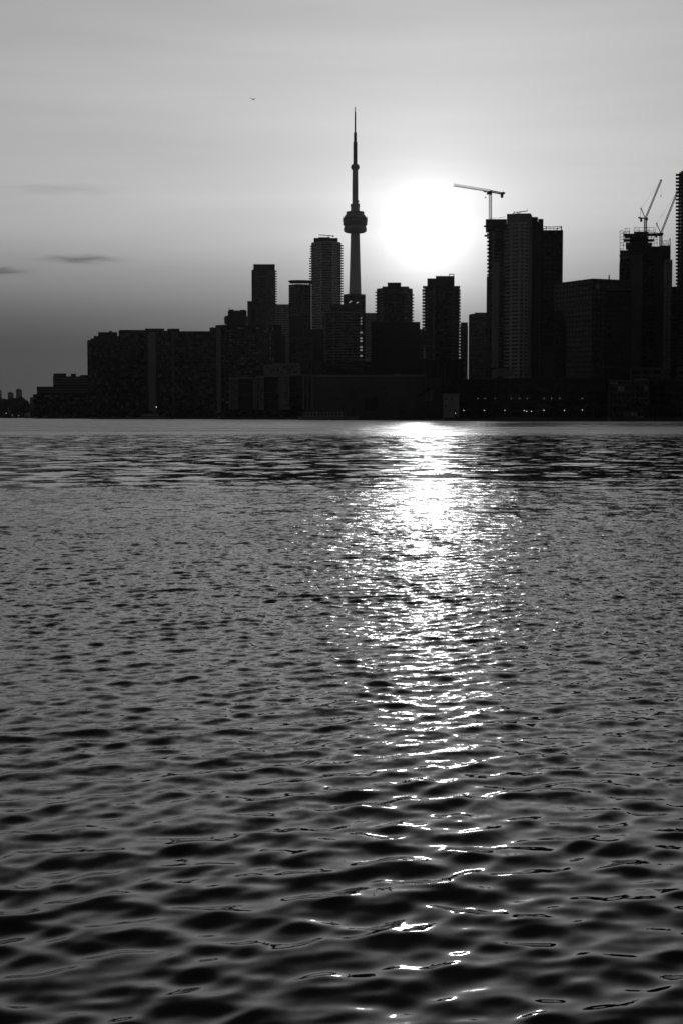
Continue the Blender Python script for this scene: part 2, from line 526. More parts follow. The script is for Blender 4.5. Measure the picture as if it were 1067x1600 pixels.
# --- apartment slabs
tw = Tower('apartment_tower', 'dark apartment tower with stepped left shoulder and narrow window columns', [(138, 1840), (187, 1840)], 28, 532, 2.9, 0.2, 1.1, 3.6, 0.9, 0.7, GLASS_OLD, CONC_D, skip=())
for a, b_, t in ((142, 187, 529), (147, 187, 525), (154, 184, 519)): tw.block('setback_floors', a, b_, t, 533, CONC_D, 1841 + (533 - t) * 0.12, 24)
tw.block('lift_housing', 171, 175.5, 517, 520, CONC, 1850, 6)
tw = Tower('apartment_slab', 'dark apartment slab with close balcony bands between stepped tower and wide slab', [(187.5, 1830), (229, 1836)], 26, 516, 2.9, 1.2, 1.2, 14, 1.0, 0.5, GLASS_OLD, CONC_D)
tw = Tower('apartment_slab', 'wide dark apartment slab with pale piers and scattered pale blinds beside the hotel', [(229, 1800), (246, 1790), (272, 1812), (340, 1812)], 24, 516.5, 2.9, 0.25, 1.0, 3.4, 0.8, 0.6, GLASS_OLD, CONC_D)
tw.block('roof_storey', 227, 257, 513.3, 517.5, CONC_D, 1797, 18)
tw.block('roof_storey', 262, 281, 513.5, 517.5, CONC_D, 1815, 16)
tw.block('lift_housing', 328, 339, 512, 517.5, CONC_D, 1816, 12)
tw.block('lift_housing', 331, 334, 511, 513, CONC, 1818, 4)
for a, b_ in ((232, 245), (267.5, 272.5)):
    tw.block('pale_pier', a, b_, 519, 648, CONC, 1788 if a < 250 else 1809.5, 6)
# --- hotel with revolving restaurant
tw = Tower('hotel_tower', 'dark hotel with round restaurant crown and antennas, below a slim glass tower', [(338, 1650), (352, 1640), (412, 1640), (429, 1652)], 34, 508, 3.1, 0.2, 1.2, 4.5, 1.0, 0.7, GLASS_OLD, CONC_D)
tw.block('pale_pier', 338.5, 346, 511, 645, CONC, 1640, 4)
c = at(369.5, 500, 1660)
rst = tw.part('restaurant', MB().lathe([(9, topz(508, 1660)), (13.5, topz(506, 1660)), (13.8, topz(497, 1660)), (12.8, topz(494, 1660)), (10, topz(493.6, 1660))], 28, c.x, c.y), CONC_D)
tw.block('mechanical_storey', 356.5, 386, 486, 494, BLACK, 1652, 16)
for a, b_, t in ((358, 366, 483.6), (367, 374, 485), (375, 384, 484), (380, 386, 485)):
    tw.block('rooftop_unit', a, b_, t, 486.2, BLACK, 1655, 6)
tw.part('antenna', MB().bar(at(358.5, 486, 1656), at(358.5, 480.5, 1656), 0.6), STEEL)
tw.block('wing', 424, 441, 507, 650, CONC_D, 1668, 24)
tw.block('wing', 438, 447, 524, 650, CONC_D, 1660, 20)
# --- slim tower with serrated right edge
tw = Tower('condominium_tower', 'slim glass tower with flat crown and serrated balcony edge above the hotel', [(394.5, 2010), (416, 2000), (430.5, 2012)], 26, 421, 3.0, 0.3, 1.0, 20, 0.8, 0.4, GLASS, CONC_D)
edge_balconies(tw, 429.5, 433, 423, 475, 3.95, 1.8, 2010, CONC_D)
tw.block('crown', 396.3, 430, 412.8, 421.3, CONC_D, 2006, 22)
tw.block('side_wing', 387, 395, 470.5, 650, CONC_D, 2006, 20)
# --- pale far office
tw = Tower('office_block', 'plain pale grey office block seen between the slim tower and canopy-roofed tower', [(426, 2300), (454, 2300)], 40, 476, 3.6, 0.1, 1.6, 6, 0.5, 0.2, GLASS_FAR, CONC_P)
a, b_ = at(426, 478, 2300), at(454, 474, 2300)
# --- tower with flat disc canopy
tw = Tower('condominium_tower', 'tower crowned by a thin flat canopy on short posts', [(452.8, 1835), (464, 1825), (486, 1830)], 26, 444.5, 3.0, 0.3, 1.0, 12, 0.8, 0.4, GLASS, CONC_D)
edge_balconies(tw, 451.2, 454, 446, 492, 3.9, 1.8, 1833, CONC_D)
pl = [(451, 1828), (455, 1820), (468, 1818), (488, 1822), (488, 1850), (455, 1850)]
tw.part('roof_canopy', MB().prism([tuple(at(px, 440, Y).xy) for px, Y in pl], topz(440.2, 1825), topz(438.3, 1825)), BLACK)
for k in range(9):
    px = 453.8 + k * 3.7
    tw.part('canopy_post', MB().bar(at(px, 444.6, 1836), at(px, 439.5, 1836), 0.7), STEEL)
tw.block('podium_tower', 452.3, 474, 494, 650, BLACK, 1815, 8)
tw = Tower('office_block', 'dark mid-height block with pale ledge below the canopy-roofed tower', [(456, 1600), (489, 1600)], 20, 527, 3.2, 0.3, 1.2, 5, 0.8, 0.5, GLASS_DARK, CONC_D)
tw.block('side_wing', 484, 507, 515, 650, BLACK, 1603, 18)
tw.block('roof_storey', 462, 484, 521, 527, BLACK, 1606, 12)
# --- tall balcony tower
tw = Tower('condominium_tower', 'tall balcony-ringed tower with dark penthouse left of the spired tower', [(487.5, 1895), (502, 1880), (520, 1880), (532.2, 1893)], 30, 377.5, 3.3, 0.5, 1.2, 60, 0.8, 0.4, GLASS_DARK, CONC_B)
tw.block('penthouse', 490.5, 528, 371.8, 377.8, BLACK, 1886, 20)
tw.block('penthouse', 498, 516, 370.6, 372.2, BLACK, 1888, 16)
tw.part('roof_crane', MB().bar(at(498, 367, 1890), at(521.5, 368.6, 1890), 0.9).bar(at(513.5, 372, 1890), at(513.5, 367.6, 1890), 1.0).bar(at(519.5, 369.3, 1890), at(522, 369.3, 1890), 1.4), STEEL)
edge_balconies(tw, 484.8, 489, 384, 402, 3.95, 1.7, 1893, CONC)
edge_balconies(tw, 483.4, 489, 403, 520, 3.95, 1.7, 1893, CONC)
edge_balconies(tw, 531, 536.4, 383, 470, 3.95, 1.7, 1891, CONC)
# --- block behind the spire's foot
tw = Tower('office_block', 'broad dark block in front of the foot of the spired tower', [(537, 1700), (570, 1700)], 30, 460.5, 3.3, 0.2, 1.3, 5, 0.9, 0.5, GLASS_DARK, CONC_D)
for a, b_, t in ((541, 545, 459.2), (548, 562, 458.8)): tw.block('rooftop_unit', a, b_, t, 461, CONC_D, 1706, 8)
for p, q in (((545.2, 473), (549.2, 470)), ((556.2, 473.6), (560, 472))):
    tw.part('roof_glint', MB().bar(at(*p, 1697), at(*q, 1697), 0.6, 1.2), BRIGHT_SPOT)  # two roof glints put in as glowing strips
# --- balcony block in front
tw = Tower('condominium_block', 'mid-height balcony block with bright end panes before the spired tower', [(508, 1470), (563, 1470)], 26, 488, 2.95, 1.3, 1.05, 9, 0.6, 0.9, GLASS_DARK, CONC)
tw.block('penthouse', 516.5, 560, 475.5, 488, BLACK, 1478, 16)
tw.block('end_wall', 565.5, 569, 489, 572, BLACK, 1471, 24)
tw.block('terrace_slab', 541, 576, 561.2, 563.2, CONC_P, 1464, 5)
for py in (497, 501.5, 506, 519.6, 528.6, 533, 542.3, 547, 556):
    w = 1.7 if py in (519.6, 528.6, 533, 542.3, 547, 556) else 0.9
    tw.block('bright_pane', 564.2 - w, 564.2 + w, py - 0.9, py + 0.9, BRIGHT_SPOT, 1468.2, 0.3)  # bright spots at the balcony ends, put in as glowing panes
for py in (520, 530, 543, 557, 566): tw.block('blind', 506.2, 508.6, py - 1, py + 1, PANEL, 1468.3, 0.3)
tw = Tower('podium_building', 'low dark podium stretching behind the grey warehouse roof', [(490, 1440), (628, 1440)], 24, 566, 3.4, 0.2, 1.5, 7, 0.8, 0.4, GLASS_DARK, CONC_D)
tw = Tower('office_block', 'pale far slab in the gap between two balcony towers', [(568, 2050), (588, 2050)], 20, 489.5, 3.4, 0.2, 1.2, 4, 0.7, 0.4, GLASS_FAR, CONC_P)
# --- twin towers under the sun
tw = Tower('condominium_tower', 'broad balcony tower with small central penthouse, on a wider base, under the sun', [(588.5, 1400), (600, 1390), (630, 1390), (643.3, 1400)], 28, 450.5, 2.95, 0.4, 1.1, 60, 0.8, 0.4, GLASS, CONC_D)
edge_balconies(tw, 585.6, 590, 456, 502, 4.95, 1.5, 1399, CONC_D)
edge_balconies(tw, 642, 646.4, 460, 502, 4.95, 1.6, 1399, CONC_D)
tw.block('penthouse', 605, 626, 441.5, 449, CONC_D, 1398, 14)
tw.block('penthouse', 597, 638.5, 447.6, 450.8, CONC_D, 1396, 18)
tw.block('base_block', 579.8, 655.3, 503, 648, BLACK, 1384, 44)
tw.block('parapet_wall', 580.5, 586.5, 502, 503.2, CONC_D, 1385, 6)
for k in range(26): tw.block('ledge', 581, 654, 509 + k * 5, 510.4 + k * 5, TRIM, 1383.3, 1.5)
tw = Tower('infill_block', 'narrow low block wedged between the two towers under the sun', [(653, 1480), (662, 1480)], 22, 515, 3.0, 0.9, 1.0, 6, 0.6, 0.3, GLASS, CONC_D)
tw = Tower('condominium_tower', 'balcony tower with open roof frames and pale vertical pier under the sun', [(664, 1350), (680, 1342), (705, 1342), (715.5, 1350)], 28, 448, 2.95, 0.35, 0.9, 4.2, 0.5, 0.6, GLASS, CONC_D)
tw.block('roof_slab', 660, 718.3, 446.8, 448, CONC_D, 1345, 22)
tw.block('penthouse', 667, 681.5, 435, 447, CONC_D, 1352, 14)
tw.block('penthouse', 680.3, 709.4, 431.2, 447.2, CONC_D, 1350, 18)
fr = MB()
for p, q in (((701.5, 432), (701.5, 428.4)), ((701.5, 428.4), (708.6, 428.4)), ((708.6, 428.4), (708.6, 432))): fr.bar(at(*p, 1352), at(*q, 1352), 0.7)
tw.part('roof_frame', fr, STEEL)
tw.block('pale_pier', 676.6, 678.2, 449, 600, CONC, 1341.2, 3)
for side in (0, 1):
    n = 27 if side == 0 else 31
    for k in range(n):
        py = 452 + k * 4.92
        a, b_ = (659.3, 664.6) if side == 0 else (714.5, 719)
        tw.block('balcony', a, b_, py, py + 1.7, CONC_D, 1349, 16)
tw.block('base_wing', 655, 722, 562, 648, BLACK, 1338, 20)
for a in (662, 671, 683, 694, 706, 716): tw.block('pale_pier', a, a + 1.2, 566, 640, CONC_D, 1337, 3)
tw = Tower('condominium_block', 'narrow balcony block right of the framed-roof tower', [(719.5, 1600), (729.3, 1600)], 24, 504.5, 2.95, 0.8, 1.0, 6, 0.6, 0.3, GLASS, CONC_D)
tw = Tower('office_block', 'dark stepped-roof block left of the unfinished crane tower', [(732.3, 1500), (764, 1500)], 26, 492, 3.0, 0.3, 1.0, 3.2, 0.5, 0.5, GLASS_DARK, CONC_D)
tw.block('roof_storey', 741, 766, 488.4, 492.2, CONC_D, 1503, 18)
tw.block('roof_storey', 735, 742, 490.4, 492.2, CONC_D, 1505, 14)
# --- unfinished towers with the hammerhead crane
YP = 1150
tw = Tower('unfinished_tower', 'unfinished dark tower with formwork crown, carrying the flat hammerhead crane', [(762.5, YP + 14), (772, YP + 6), (789, YP + 6)], 26, 356, 2.95, 0.5, 0.8, 7, 0.8, 0.6, GLASS_DARK, CONC_D)
tw.block('formwork_crown', 758.2, 791, 342.4, 357, BLACK, YP + 4, 26)
tw.block('formwork_fin', 755.3, 760, 352.2, 354, BLACK, YP + 6, 4)
tw.block('formwork_fin', 756.3, 762.5, 366.8, 369, BLACK, YP + 6, 4)
tw.block('side_wing', 759.8, 764, 432, 640, CONC_D, YP + 10, 18)
tw.block('pale_shaft', 768.3, 778, 409.5, 574, CONC, YP + 2.5, 6)
edge_balconies(tw, 760.2, 764, 358.5, 431, 5.8, 2.6, YP + 12, CONC_D)
rail = MB()
for k in range(7): rail.bar(at(766 + k * 3.6, 343, YP + 8), at(766 + k * 3.6, 340.6, YP + 8), 0.18)
rail.bar(at(766, 340.8, YP + 8), at(776, 340.2, YP + 8), 0.2).bar(at(778, 340.6, YP + 8), at(789, 338.6, YP + 8), 0.25)
tw.part('guard_rail', rail, STEEL)

fr = [(784.5, YP + 8), (797, YP + 1), (810, YP - 4), (817, YP - 3.5), (823, YP)]
tw = Tower('condominium_tower', 'tall curved-front balcony tower with bright slab bands and roof hoist', fr, 34, 348, 2.95, 0.9, 1.3, 60, 0.8, 0.3, GLASS_DARK, CONC_B)
tw.block('penthouse', 791.3, 829, 334.2, 348, CONC, YP + 5, 20)
tw.block('penthouse', 803, 829, 333.4, 334.6, CONC_D, YP + 8, 16)
tw.block('end_pier', 821.6, 828.6, 336, 590, CONC, YP - 1, 20)
hoist = MB().bar(at(800, 335, YP + 8), at(804.2, 330.4, YP + 8), 0.7).bar(at(805.5, 331.8, YP + 8), at(823, 329.6, YP + 8), 0.55).bar(at(823, 329.8, YP + 8), at(824, 326.4, YP + 8), 0.3).bar(at(808, 334.5, YP + 8), at(813, 331.2, YP + 8), 0.4).bar(at(808, 333, YP + 8), at(808, 331, YP + 8), 0.6)
tw.part('roof_hoist', hoist, STEEL)
tw.block('annex', 828.2, 837.6, 339, 590, BLACK, YP + 4, 22)
tw.block('annex', 840.2, 846, 342, 590, BLACK, YP + 4, 22)
tw.block('annex', 837.4, 840.4, 347, 590, BLACK, YP + 5, 20)
for k in range(38):
    tw.block('balcony', 829.3, 845, 346.5 + k * 5.8, 348.3 + k * 5.8, CONC_D, YP + 2.6, 3)
for a in (830.5, 836, 841.4): tw.block('pale_pier', a, a + 0.9, 350, 590, CONC_D, YP + 2, 3)
tw.block('entrance_hall', 768, 776, 577, 590, PANEL, YP - 30, 10)
tw.block('entrance_hall', 776.5, 803, 576, 588, CONC, YP - 26, 10)
tw = Tower('office_tower', 'plain dark flat-faced tower right of the curved balcony tower', [(845, YP + 20), (876.8, YP + 20)], 30, 359.5, 3.6, 0.08, 0.5, 4, 0.3, 0.15, GLASS_DARK, BLACK, cap=False)
pr = MB()
for k in range(6): pr.bar(at(847 + k * 5.8, 360, YP + 21), at(847 + k * 5.8, 353.6, YP + 21), 0.35)
pr.bar(at(846, 353.2, YP + 21), at(858, 354.8, YP + 21), 0.4).bar(at(858, 354.8, YP + 21), at(876.5, 353.4, YP + 21), 0.4).bar(at(848, 357, YP + 21), at(874, 356.6, YP + 21), 0.35)
pr.bar(at(847, 358.8, YP + 21), at(854, 355.5, YP + 21), 0.6).bar(at(868, 358.5, YP + 21), at(876, 355, YP + 21), 0.5)
tw.part('parapet_frame', pr, STEEL)
tw.block('corner_fin', 875.6, 876.9, 353.2, 400, BLACK, YP + 19, 10)
# --- office building with sign
fr = [(866, 1085), (925, 1046), (986, 1060)]
tw = Tower('office_building', 'broad dark office building with rooftop sign and antenna, corner towards the water', fr, 50, 436.3, 3.7, 0.06, 1.6, 3.6, 1.1, 0.12, GLASS_DARK, CONC_D, pys=440)
tw.part('antenna', MB().bar(at(951, 440, 1062), at(951, 429.8, 1062), 0.8), STEEL)
sg = tw.part('sign', MB().lathe([(1.9, 0), (1.9, 0.4)], 16), PANEL)
p = tw.loc(at(933, 447.6, 1046.6)); sg.data.transform(__import__('mathutils').Matrix.Translation(tw.c))
sg.rotation_euler = (R(90), 0, R(13)); sg.location = p
for k in range(9):
    w = (0.9, 1.1, 0.7, 1.2, 0.8, 1.0, 1.2, 0.6, 1.0)[k]
    px = 939.5 + k * 2.7; Y = 1048.4 + k * 0.62
    tw.block('sign_letter', px, px + w * 1.6, 447.2 + (k % 3) * 0.3, 449.2, CONC_P, Y, 0.5)
tw = Tower('office_block', 'black featureless glass block before the signed office building', [(944, 1005), (985, 1005)], 30, 455, 3.7, 0.05, 0.4, 6, 0.3, 0.1, GLASS_DARK, BLACK)
for a, b_ in ((952, 957), (960, 966)): tw.block('blind', a, b_, 515.5, 518, CONC_D, 1004.8, 0.3)
tw = Tower('stair_tower', 'narrow black stepped block in front of the curved tower and signed office', [(866, 985), (877, 985)], 16, 485, 3.3, 0.1, 0.8, 4, 0.4, 0.2, GLASS_DARK, BLACK)
for a, b_, t in ((876, 880, 492), (879, 883.5, 500), (845, 867, 540)): tw.block('step', a, b_, t, 640, BLACK, 986, 12)
# --- construction tower with luffing cranes
YU = 1180
tw = Tower('unfinished_tower', 'half-built tower ringed by scaffolding, two luffing cranes on top', [(966.3, YU + 8), (983, YU), (990, YU + 4), (1034, YU + 6), (1047, YU + 14)], 40, 403, 3.4, 0.12, 0.5, 6, 0.5, 0.3, GLASS_DARK, CONC_D, cap=False)
tw.block('corner_pier', 984, 1001, 398, 575, CONC_G, YU - 2, 6)
tw.block('corner_pier', 1021, 1032, 404, 575, BLACK, YU + 2.4, 5)
for a, t, b_ in ((967, 397.6, 1047), (967.5, 391, 1046.5)): tw.block('floor_deck', a, b_, t, t + 1.8, BLACK, YU + 2, 36)
tw.block('core_wall', 983, 1047, 392, 404, BLACK, YU + 5, 30)
tw.block('core_wall', 980, 1033, 385, 393, BLACK, YU + 8, 24)
tw.block('core_wall', 977, 1018, 379, 386, BLACK, YU + 10, 20)
tw.block('core_wall', 983, 1012, 370, 380, BLACK, YU + 12, 16)
tw.block('core_wall', 1031, 1047, 383.5, 392, BLACK, YU + 8, 20)
def scaffold(px0, px1, py0, py1, nx, ny, Y, t=0.28):
    s = MB()
    for dY in (0, 2.2):
        for i in range(nx + 1):
            px = px0 + (px1 - px0) * i / nx
            s.bar(at(px, py0, Y + dY), at(px, py1, Y + dY), t)
        for j in range(ny + 1):
            py = py0 + (py1 - py0) * j / ny
            s.bar(at(px0, py, Y + dY), at(px1, py, Y + dY), t * 0.9)
    for i in range(nx):
        for j in range(ny):
            if (i + j) % 2 == 0:
                s.bar(at(px0 + (px1 - px0) * i / nx, py0 + (py1 - py0) * j / ny, Y), at(px0 + (px1 - px0) * (i + 1) / nx, py0 + (py1 - py0) * (j + 1) / ny, Y), t * 0.7)
    return s
for a in ((968, 973.6, 360.5, 393, 1, 7), (974, 982, 362, 384, 2, 4), (990, 1021, 355.6, 371, 4, 3), (1012, 1026, 363, 386, 3, 4), (1033, 1046.5, 376, 392, 4, 3), (976, 983, 356.8, 368, 1, 2)):
    tw.part('scaffold', scaffold(*a, YU + 3 + (a[0] % 3)), STEEL)
for a, b_, t in ((973, 1012, 365), (975, 1010, 368), (990, 1012, 362), (974, 1021, 373.5), (1010, 1033, 364.5)): tw.block('platform', a, b_, t, t + 1.1, BLACK, YU + 5, 14)
tw.part('site_mast', MB().bar(at(1046, 392, YU + 9), at(1046, 373.5, YU + 9), 0.5).bar(at(1045, 373.5, YU + 9), at(1047, 373.5, YU + 9), 0.9), STEEL)
# --- serrated tower at the right
tw = Tower('condominium_tower', 'tall tower with deeply serrated balcony edge at the end of the skyline', [(1060.5, 1110), (1066, 1100), (1130, 1100)], 34, 267.5, 2.72, 0.3, 1.2, 8, 0.6, 0.5, GLASS_DARK, CONC_D, pys=300)
edge_balconies(tw, 1055, 1063, 271.5, 590, 5.5, 2.7, 1106, CONC_D, 3.0)
tw = Tower('office_block', 'dark block in the gap between scaffolded tower and serrated tower', [(1040, 1240), (1075, 1225)], 24, 447, 3.3, 0.2, 1.0, 5, 0.6, 0.3, GLASS_DARK, BLACK)
# --- low buildings on the right quay
tw = Tower('quay_hall', 'long low black hall on the quay with a row of lamps along its front', [(690.5, 935), (946, 918)], 50, 593, 5.5, 0.15, 0.8, 9, 0.6, 0.4, GLASS_DARK, BLACK)
for a, b_, t in ((700, 716, 590), (810, 845, 590.5), (880, 900, 589.5), (905, 930, 591)): tw.block('rooftop_unit', a, b_, t, 593, BLACK, 945, 10)
tw.block('roof_edge', 752, 822, 591, 592.6, CONC_D, 926, 3)
for px in (746, 757, 773, 798, 811, 823, 849, 861, 874, 909):
    tw.block('wall_lamp', px - 0.35, px + 0.35, 622.1, 622.8, WALL_LAMP, 934 - (px - 690) * 0.066 - 1.6, 0.3)
tw = Tower('waterfront_building', 'low grey building with bands of pale windows on the right quay', [(951, 850), (1013, 845)], 26, 594.5, 3.9, 0.2, 1.1, 2.6, 0.5, 0.3, GLASS_OLD, CONC_G)
tw = Tower('waterfront_building', 'long low building with pale ledge running past the serrated tower', [(1013.6, 870), (1150, 850)], 26, 592, 3.9, 0.3, 1.4, 5, 0.6, 0.3, GLASS_DARK, CONC_D)
tw.block('roof_ledge', 990, 1040, 592, 594.2, CONC_P, 878, 6)
tw = Tower('waterfront_building', 'plain grey low block beneath the scaffolded tower', [(985, 960), (1034, 960)], 20, 576, 4, 0.2, 1.8, 6, 0.6, 0.3, GLASS_DARK, CONC_G)
tw = Tower('waterfront_building', 'plain grey low block at the foot of the serrated tower', [(1058, 960), (1130, 960)], 20, 573.5, 4, 0.2, 1.8, 6, 0.6, 0.3, GLASS_DARK, CONC_G)
# --- sugar warehouse
tw = Tower('warehouse', 'long windowless grey waterfront warehouse with a few small dark openings', [(489, 1120), (664, 1108)], 60, 586.3, 5, 0, 0, 0, core=BRICK, slabm=CONC)
for k, (px, py) in enumerate([(500, 604), (516, 611), (535, 598), (543, 613), (555, 595), (562, 606), (590, 597), (598, 605), (603, 613), (618, 604), (634, 600), (651, 606), (640, 616), (527, 623), (573, 618), (612, 624)]):
    Y = 1120 - (px - 489) * 0.0686 - 0.5
    w = rnd.uniform(1.3, 2.8)
    tw.block('window', px - w, px + w, py, py + 1.8, BLACK, Y, 0.9)
tw.block('loading_door', 569, 593, 621, 642, BLACK, 1113, 1.6)
tw.block('roof_vent', 616, 626, 584.2, 586.5, CONC_P, 1114, 6)
for a, b_, t in ((510, 530, 584.6), (560, 575, 585), (640, 652, 584.8)): tw.block('roof_vent', a, b_, t, 586.5, CONC_D, 1125, 8)
for k in range(13): tw.block('buttress', 492 + k * 13.9, 493 + k * 13.9, 588, 652, BRICK, 1119.4 - k * 0.95, 2)
tw.block('dock_canopy', 650, 690, 634, 637, CONC_D, 1095, 9)
# conveyor gallery
root = empty('conveyor_gallery', at(668, 655, 1090).xy.to_3d() + Vector((0, 0, GZ)), 'sloping conveyor gallery climbing from the warehouse to a small transfer house', 'conveyor')
def sub(root, name, mb, m):
    for i, v in enumerate(mb.v): mb.v[i] = tuple(Vector(v) - root.location)
    return mb.build(name, m, root)
sub(root, 'gallery', MB().bar(at(651, 620, 1090), at(679, 601.5, 1090), 3.0, 2.6), BLACK)
a, b_ = at(662, 590, 1092), at(690, 652, 1092)
sub(root, 'transfer_house', MB().box(at(665, 590, 1092).x, b_.x, 1093, 1102, GZ, at(665, 590.5, 1092).z), CONC_D)
for px, py in ((657, 617), (663, 613), (669, 609)): sub(root, 'trestle_leg', MB().bar(at(px, py, 1090), Vector((at(px, py, 1090).x, 1090, GZ)), 0.5), STEEL)
for k in range(6): sub(root, 'cladding_panel', MB().box(at(664.5 + k * 2.1, 600, 1091).x, at(666 + k * 2.1, 600, 1091).x, 1091.2, 1092.2, at(660, 626, 1091).z, at(660, 612 - k * 1.6, 1091).z), CONC)
tw = Tower('silo_house', 'small pale panelled house at the water edge beside the conveyor', [(692, 910), (717, 910)], 12, 616.5, 5.2, 0.06, 0.25, 4.3, 0.2, 0.06, PANEL, CONC)
tw.block('door', 709, 713, 641, 651.5, BLACK, 909.4, 1.0)
for px, py in ((695, 622), (704, 622), (695, 633), (701, 640)): tw.block('window', px, px + 2.4, py, py + 2.2, BLACK, 909.5, 1.0)
# --- bridged waterside blocks
def pier_block(lb, px0, px1, t, Y):
    tw = Tower('waterside_block', lb, [(px0, Y), (px1, Y)], 34, t, 3.0, 0.2, 0.5, 0, core=GLASS_DARK, slabm=CONC_D, cap=False)
    tw.block('roof_slab', px0 - 0.6, px1 + 0.6, t - 0.6, t + 1.6, CONC, Y - 1.6, 36)
    w = px1 - px0
    fr = [(0.0, 0.06), (0.10, 0.34), (0.93, 1.0)] if w < 45 else [(0.0, 0.28), (0.68, 0.74), (0.82, 0.87), (0.95, 1.0)]
    for a, b_ in fr:
        tw.block('pale_column', px0 + w * a, px0 + w * b_, t + 1.4, 640, CONC, Y - 1.2, 3)
    for i in range(3):
        for j in range(12):
            if rnd.random() < 0.75:
                tw.block('window', px0 + w * 0.115 + i * w * 0.07, px0 + w * 0.155 + i * w * 0.07, t + 4 + j * 3.9, t + 6.2 + j * 3.9, BLACK, Y - 1.5, 0.6)
    for j in range(13): tw.block('balcony', px0 + w * 0.36, px0 + w * 0.92, t + 5 + j * 3.9, t + 5.8 + j * 3.9, CONC_D, Y - 1.0, 2)
    return tw
pier_block('waterside block with tall dark glazed bay, farthest from the warehouse', 358.5, 399, 590.3, 1385)
pier_block('waterside block with pale columns between its two taller neighbours', 399.8, 438, 587.6, 1382)
tw = pier_block('waterside block with dark framed bay, adjoining the grey warehouse', 438.8, 489, 585.4, 1378)
for a, t in ((367, 585.4), (419, 584), (452, 582.4)): pass
root = empty('bridge_block', Vector((at(440, 580, 1390).x, 1400, GZ)), 'pale panelled bridge block lying across the waterside roofs', 'building')
a, b_ = at(412, 571.5, 1390), at(486, 583.5, 1390)
sub(root, 'wall', MB().box(a.x, at(469, 580, 1390).x, 1391, 1406, GZ, a.z), CONC)
sub(root, 'wing', MB().box(at(469, 580, 1390).x, b_.x, 1393, 1406, GZ, at(486, 573.5, 1390).z), CONC_D)
sub(root, 'roof', MB().box(at(411, 570, 1389).x, at(447, 570, 1389).x, 1389.5, 1407, at(411, 571.6, 1389).z, at(411, 570, 1389).z), CONC)
sub(root, 'roof', MB().box(at(427, 570, 1389).x, at(467, 570, 1389).x, 1389, 1407.5, at(427, 569.9, 1389).z, at(427, 567.8, 1389).z), CONC_P)
for i in range(17):
    for j in range(3):
        if rnd.random() < 0.62:
            px = 414 + i * 3.2 + rnd.uniform(-0.5, 0.5); py = 572.6 + j * 3.8
            sub(root, 'facade_panel', MB().box(at(px, py, 1390).x, at(px + 2.1, py, 1390).x, 1390.5, 1391.3, at(px, py + 2.6, 1390).z, at(px, py, 1390).z), PANEL if rnd.random() < 0.6 else BLACK)

# ------------------------------------------------------------------ the spired tower
YC = 2555.0
mpp = at(534, 400, YC).x - at(533, 400, YC).x
cx = at(554.6, 400, YC).x
croot = empty('observation_tower', (cx, YC, GZ), 'tall tapering concrete tower with round pod and needle spire', 'tower')
def cz(py): return topz(py, YC) - GZ
def hw(px): return px * mpp
shaft = MB()
prof = [(651, 17.0), (600, 14.2), (540, 11.6), (500, 10.2), (460, 9.0), (420, 7.7), (390, 6.9), (362, 6.2), (331, 5.9)]
n = 0
for py, w in prof:
    r0 = hw(w); rc = hw(4.6)
    z = max(cz(py), 0)
    ring = []
    for k in range(3):                                    # three buttresses of a Y-shaped section
        a = R(90 + 120 * k)
        u = Vector((math.cos(a), math.sin(a))); v = Vector((-u.y, u.x))
        tw_ = hw(2.4)
        ring += [u * r0 * 1.08 - v * tw_, u * r0 * 1.08 + v * tw_]
        b2 = R(90 + 120 * k + 60)
        ring += [Vector((math.cos(b2), math.sin(b2))) * rc]
    shaft.v += [(p.x, p.y, z) for p in ring]
m_ = 9
for i in range(len(prof) - 1):
    for k in range(m_):
        j = (k + 1) % m_
        shaft.f.append((i * m_ + k, i * m_ + j, (i + 1) * m_ + j, (i + 1) * m_ + k))
shaft.f.append(tuple((len(prof) - 1) * m_ + k for k in range(m_)))
shaft.build('shaft', TOWER_C, croot)
# lift shaft filling the hollow between the buttresses
MB().lathe([(hw(5.0), 0), (hw(4.8), cz(450)), (hw(4.4), cz(340))], 6).build('lift_core', CONC, croot)
def lat(name, pr, m=TOWER_C, nseg=36, parent=None):
    o = MB().lathe([(hw(w), cz(py)) for w, py in pr], nseg).build(name, m, parent or croot)
    return o
pod = lat('radome', [(6.4, 363.6), (14.5, 363.4), (17.3, 361.8), (18.0, 358.6), (17.4, 355.6), (16.6, 354.2)], CONC_P)
for p in pod.data.polygons: p.use_smooth = len(p.vertices) == 4
lat('observation_deck', [(16.0, 354.4), (17.5, 352.8), (18.6, 351.2), (18.8, 346.6), (19.3, 346.2), (19.3, 344.4), (18.9, 344.0), (19.3, 341.4), (18.2, 341.2)], CONC)
lat('window_band', [(18.95, 350.9), (18.98, 349.0)], GLASS_DARK)
lat('window_band', [(19.15, 343.8), (19.25, 342.2)], GLASS_DARK)
lat('pod_roof', [(18.4, 341.4), (16.4, 337.6), (15.4, 336.2), (14.1, 335.8), (14.0, 331.2), (6.9, 331.0)], CONC)
lat('neck', [(7.0, 331.4), (6.9, 323.4), (7.3, 323.0), (7.3, 318.9), (4.4, 318.7)], TOWER_C)
for sx, py0, py1, px in ((-1, 341, 338.2, 18.3), (1, 341, 338.0, 18.6), (1, 319, 313.6, 5.6)):
    MB().bar((sx * hw(px), 0, cz(py0)), (sx * hw(px), 0, cz(py1)), 0.8).build('antenna', STEEL, croot)
MB().lathe([(hw(0.9), cz(316.5)), (hw(0.9), cz(313.4))], 8, hw(5.2), -2).build('dish', STEEL, croot)
lat('slender_shaft', [(4.7, 319), (4.6, 290), (4.3, 262)], TOWER_C, 12)
lat('sky_pod', [(4.3, 265.6), (5.6, 264.6), (6.7, 262.6), (6.8, 260.6), (5.9, 258.2), (4.6, 256.9), (3.4, 256.2)], CONC)
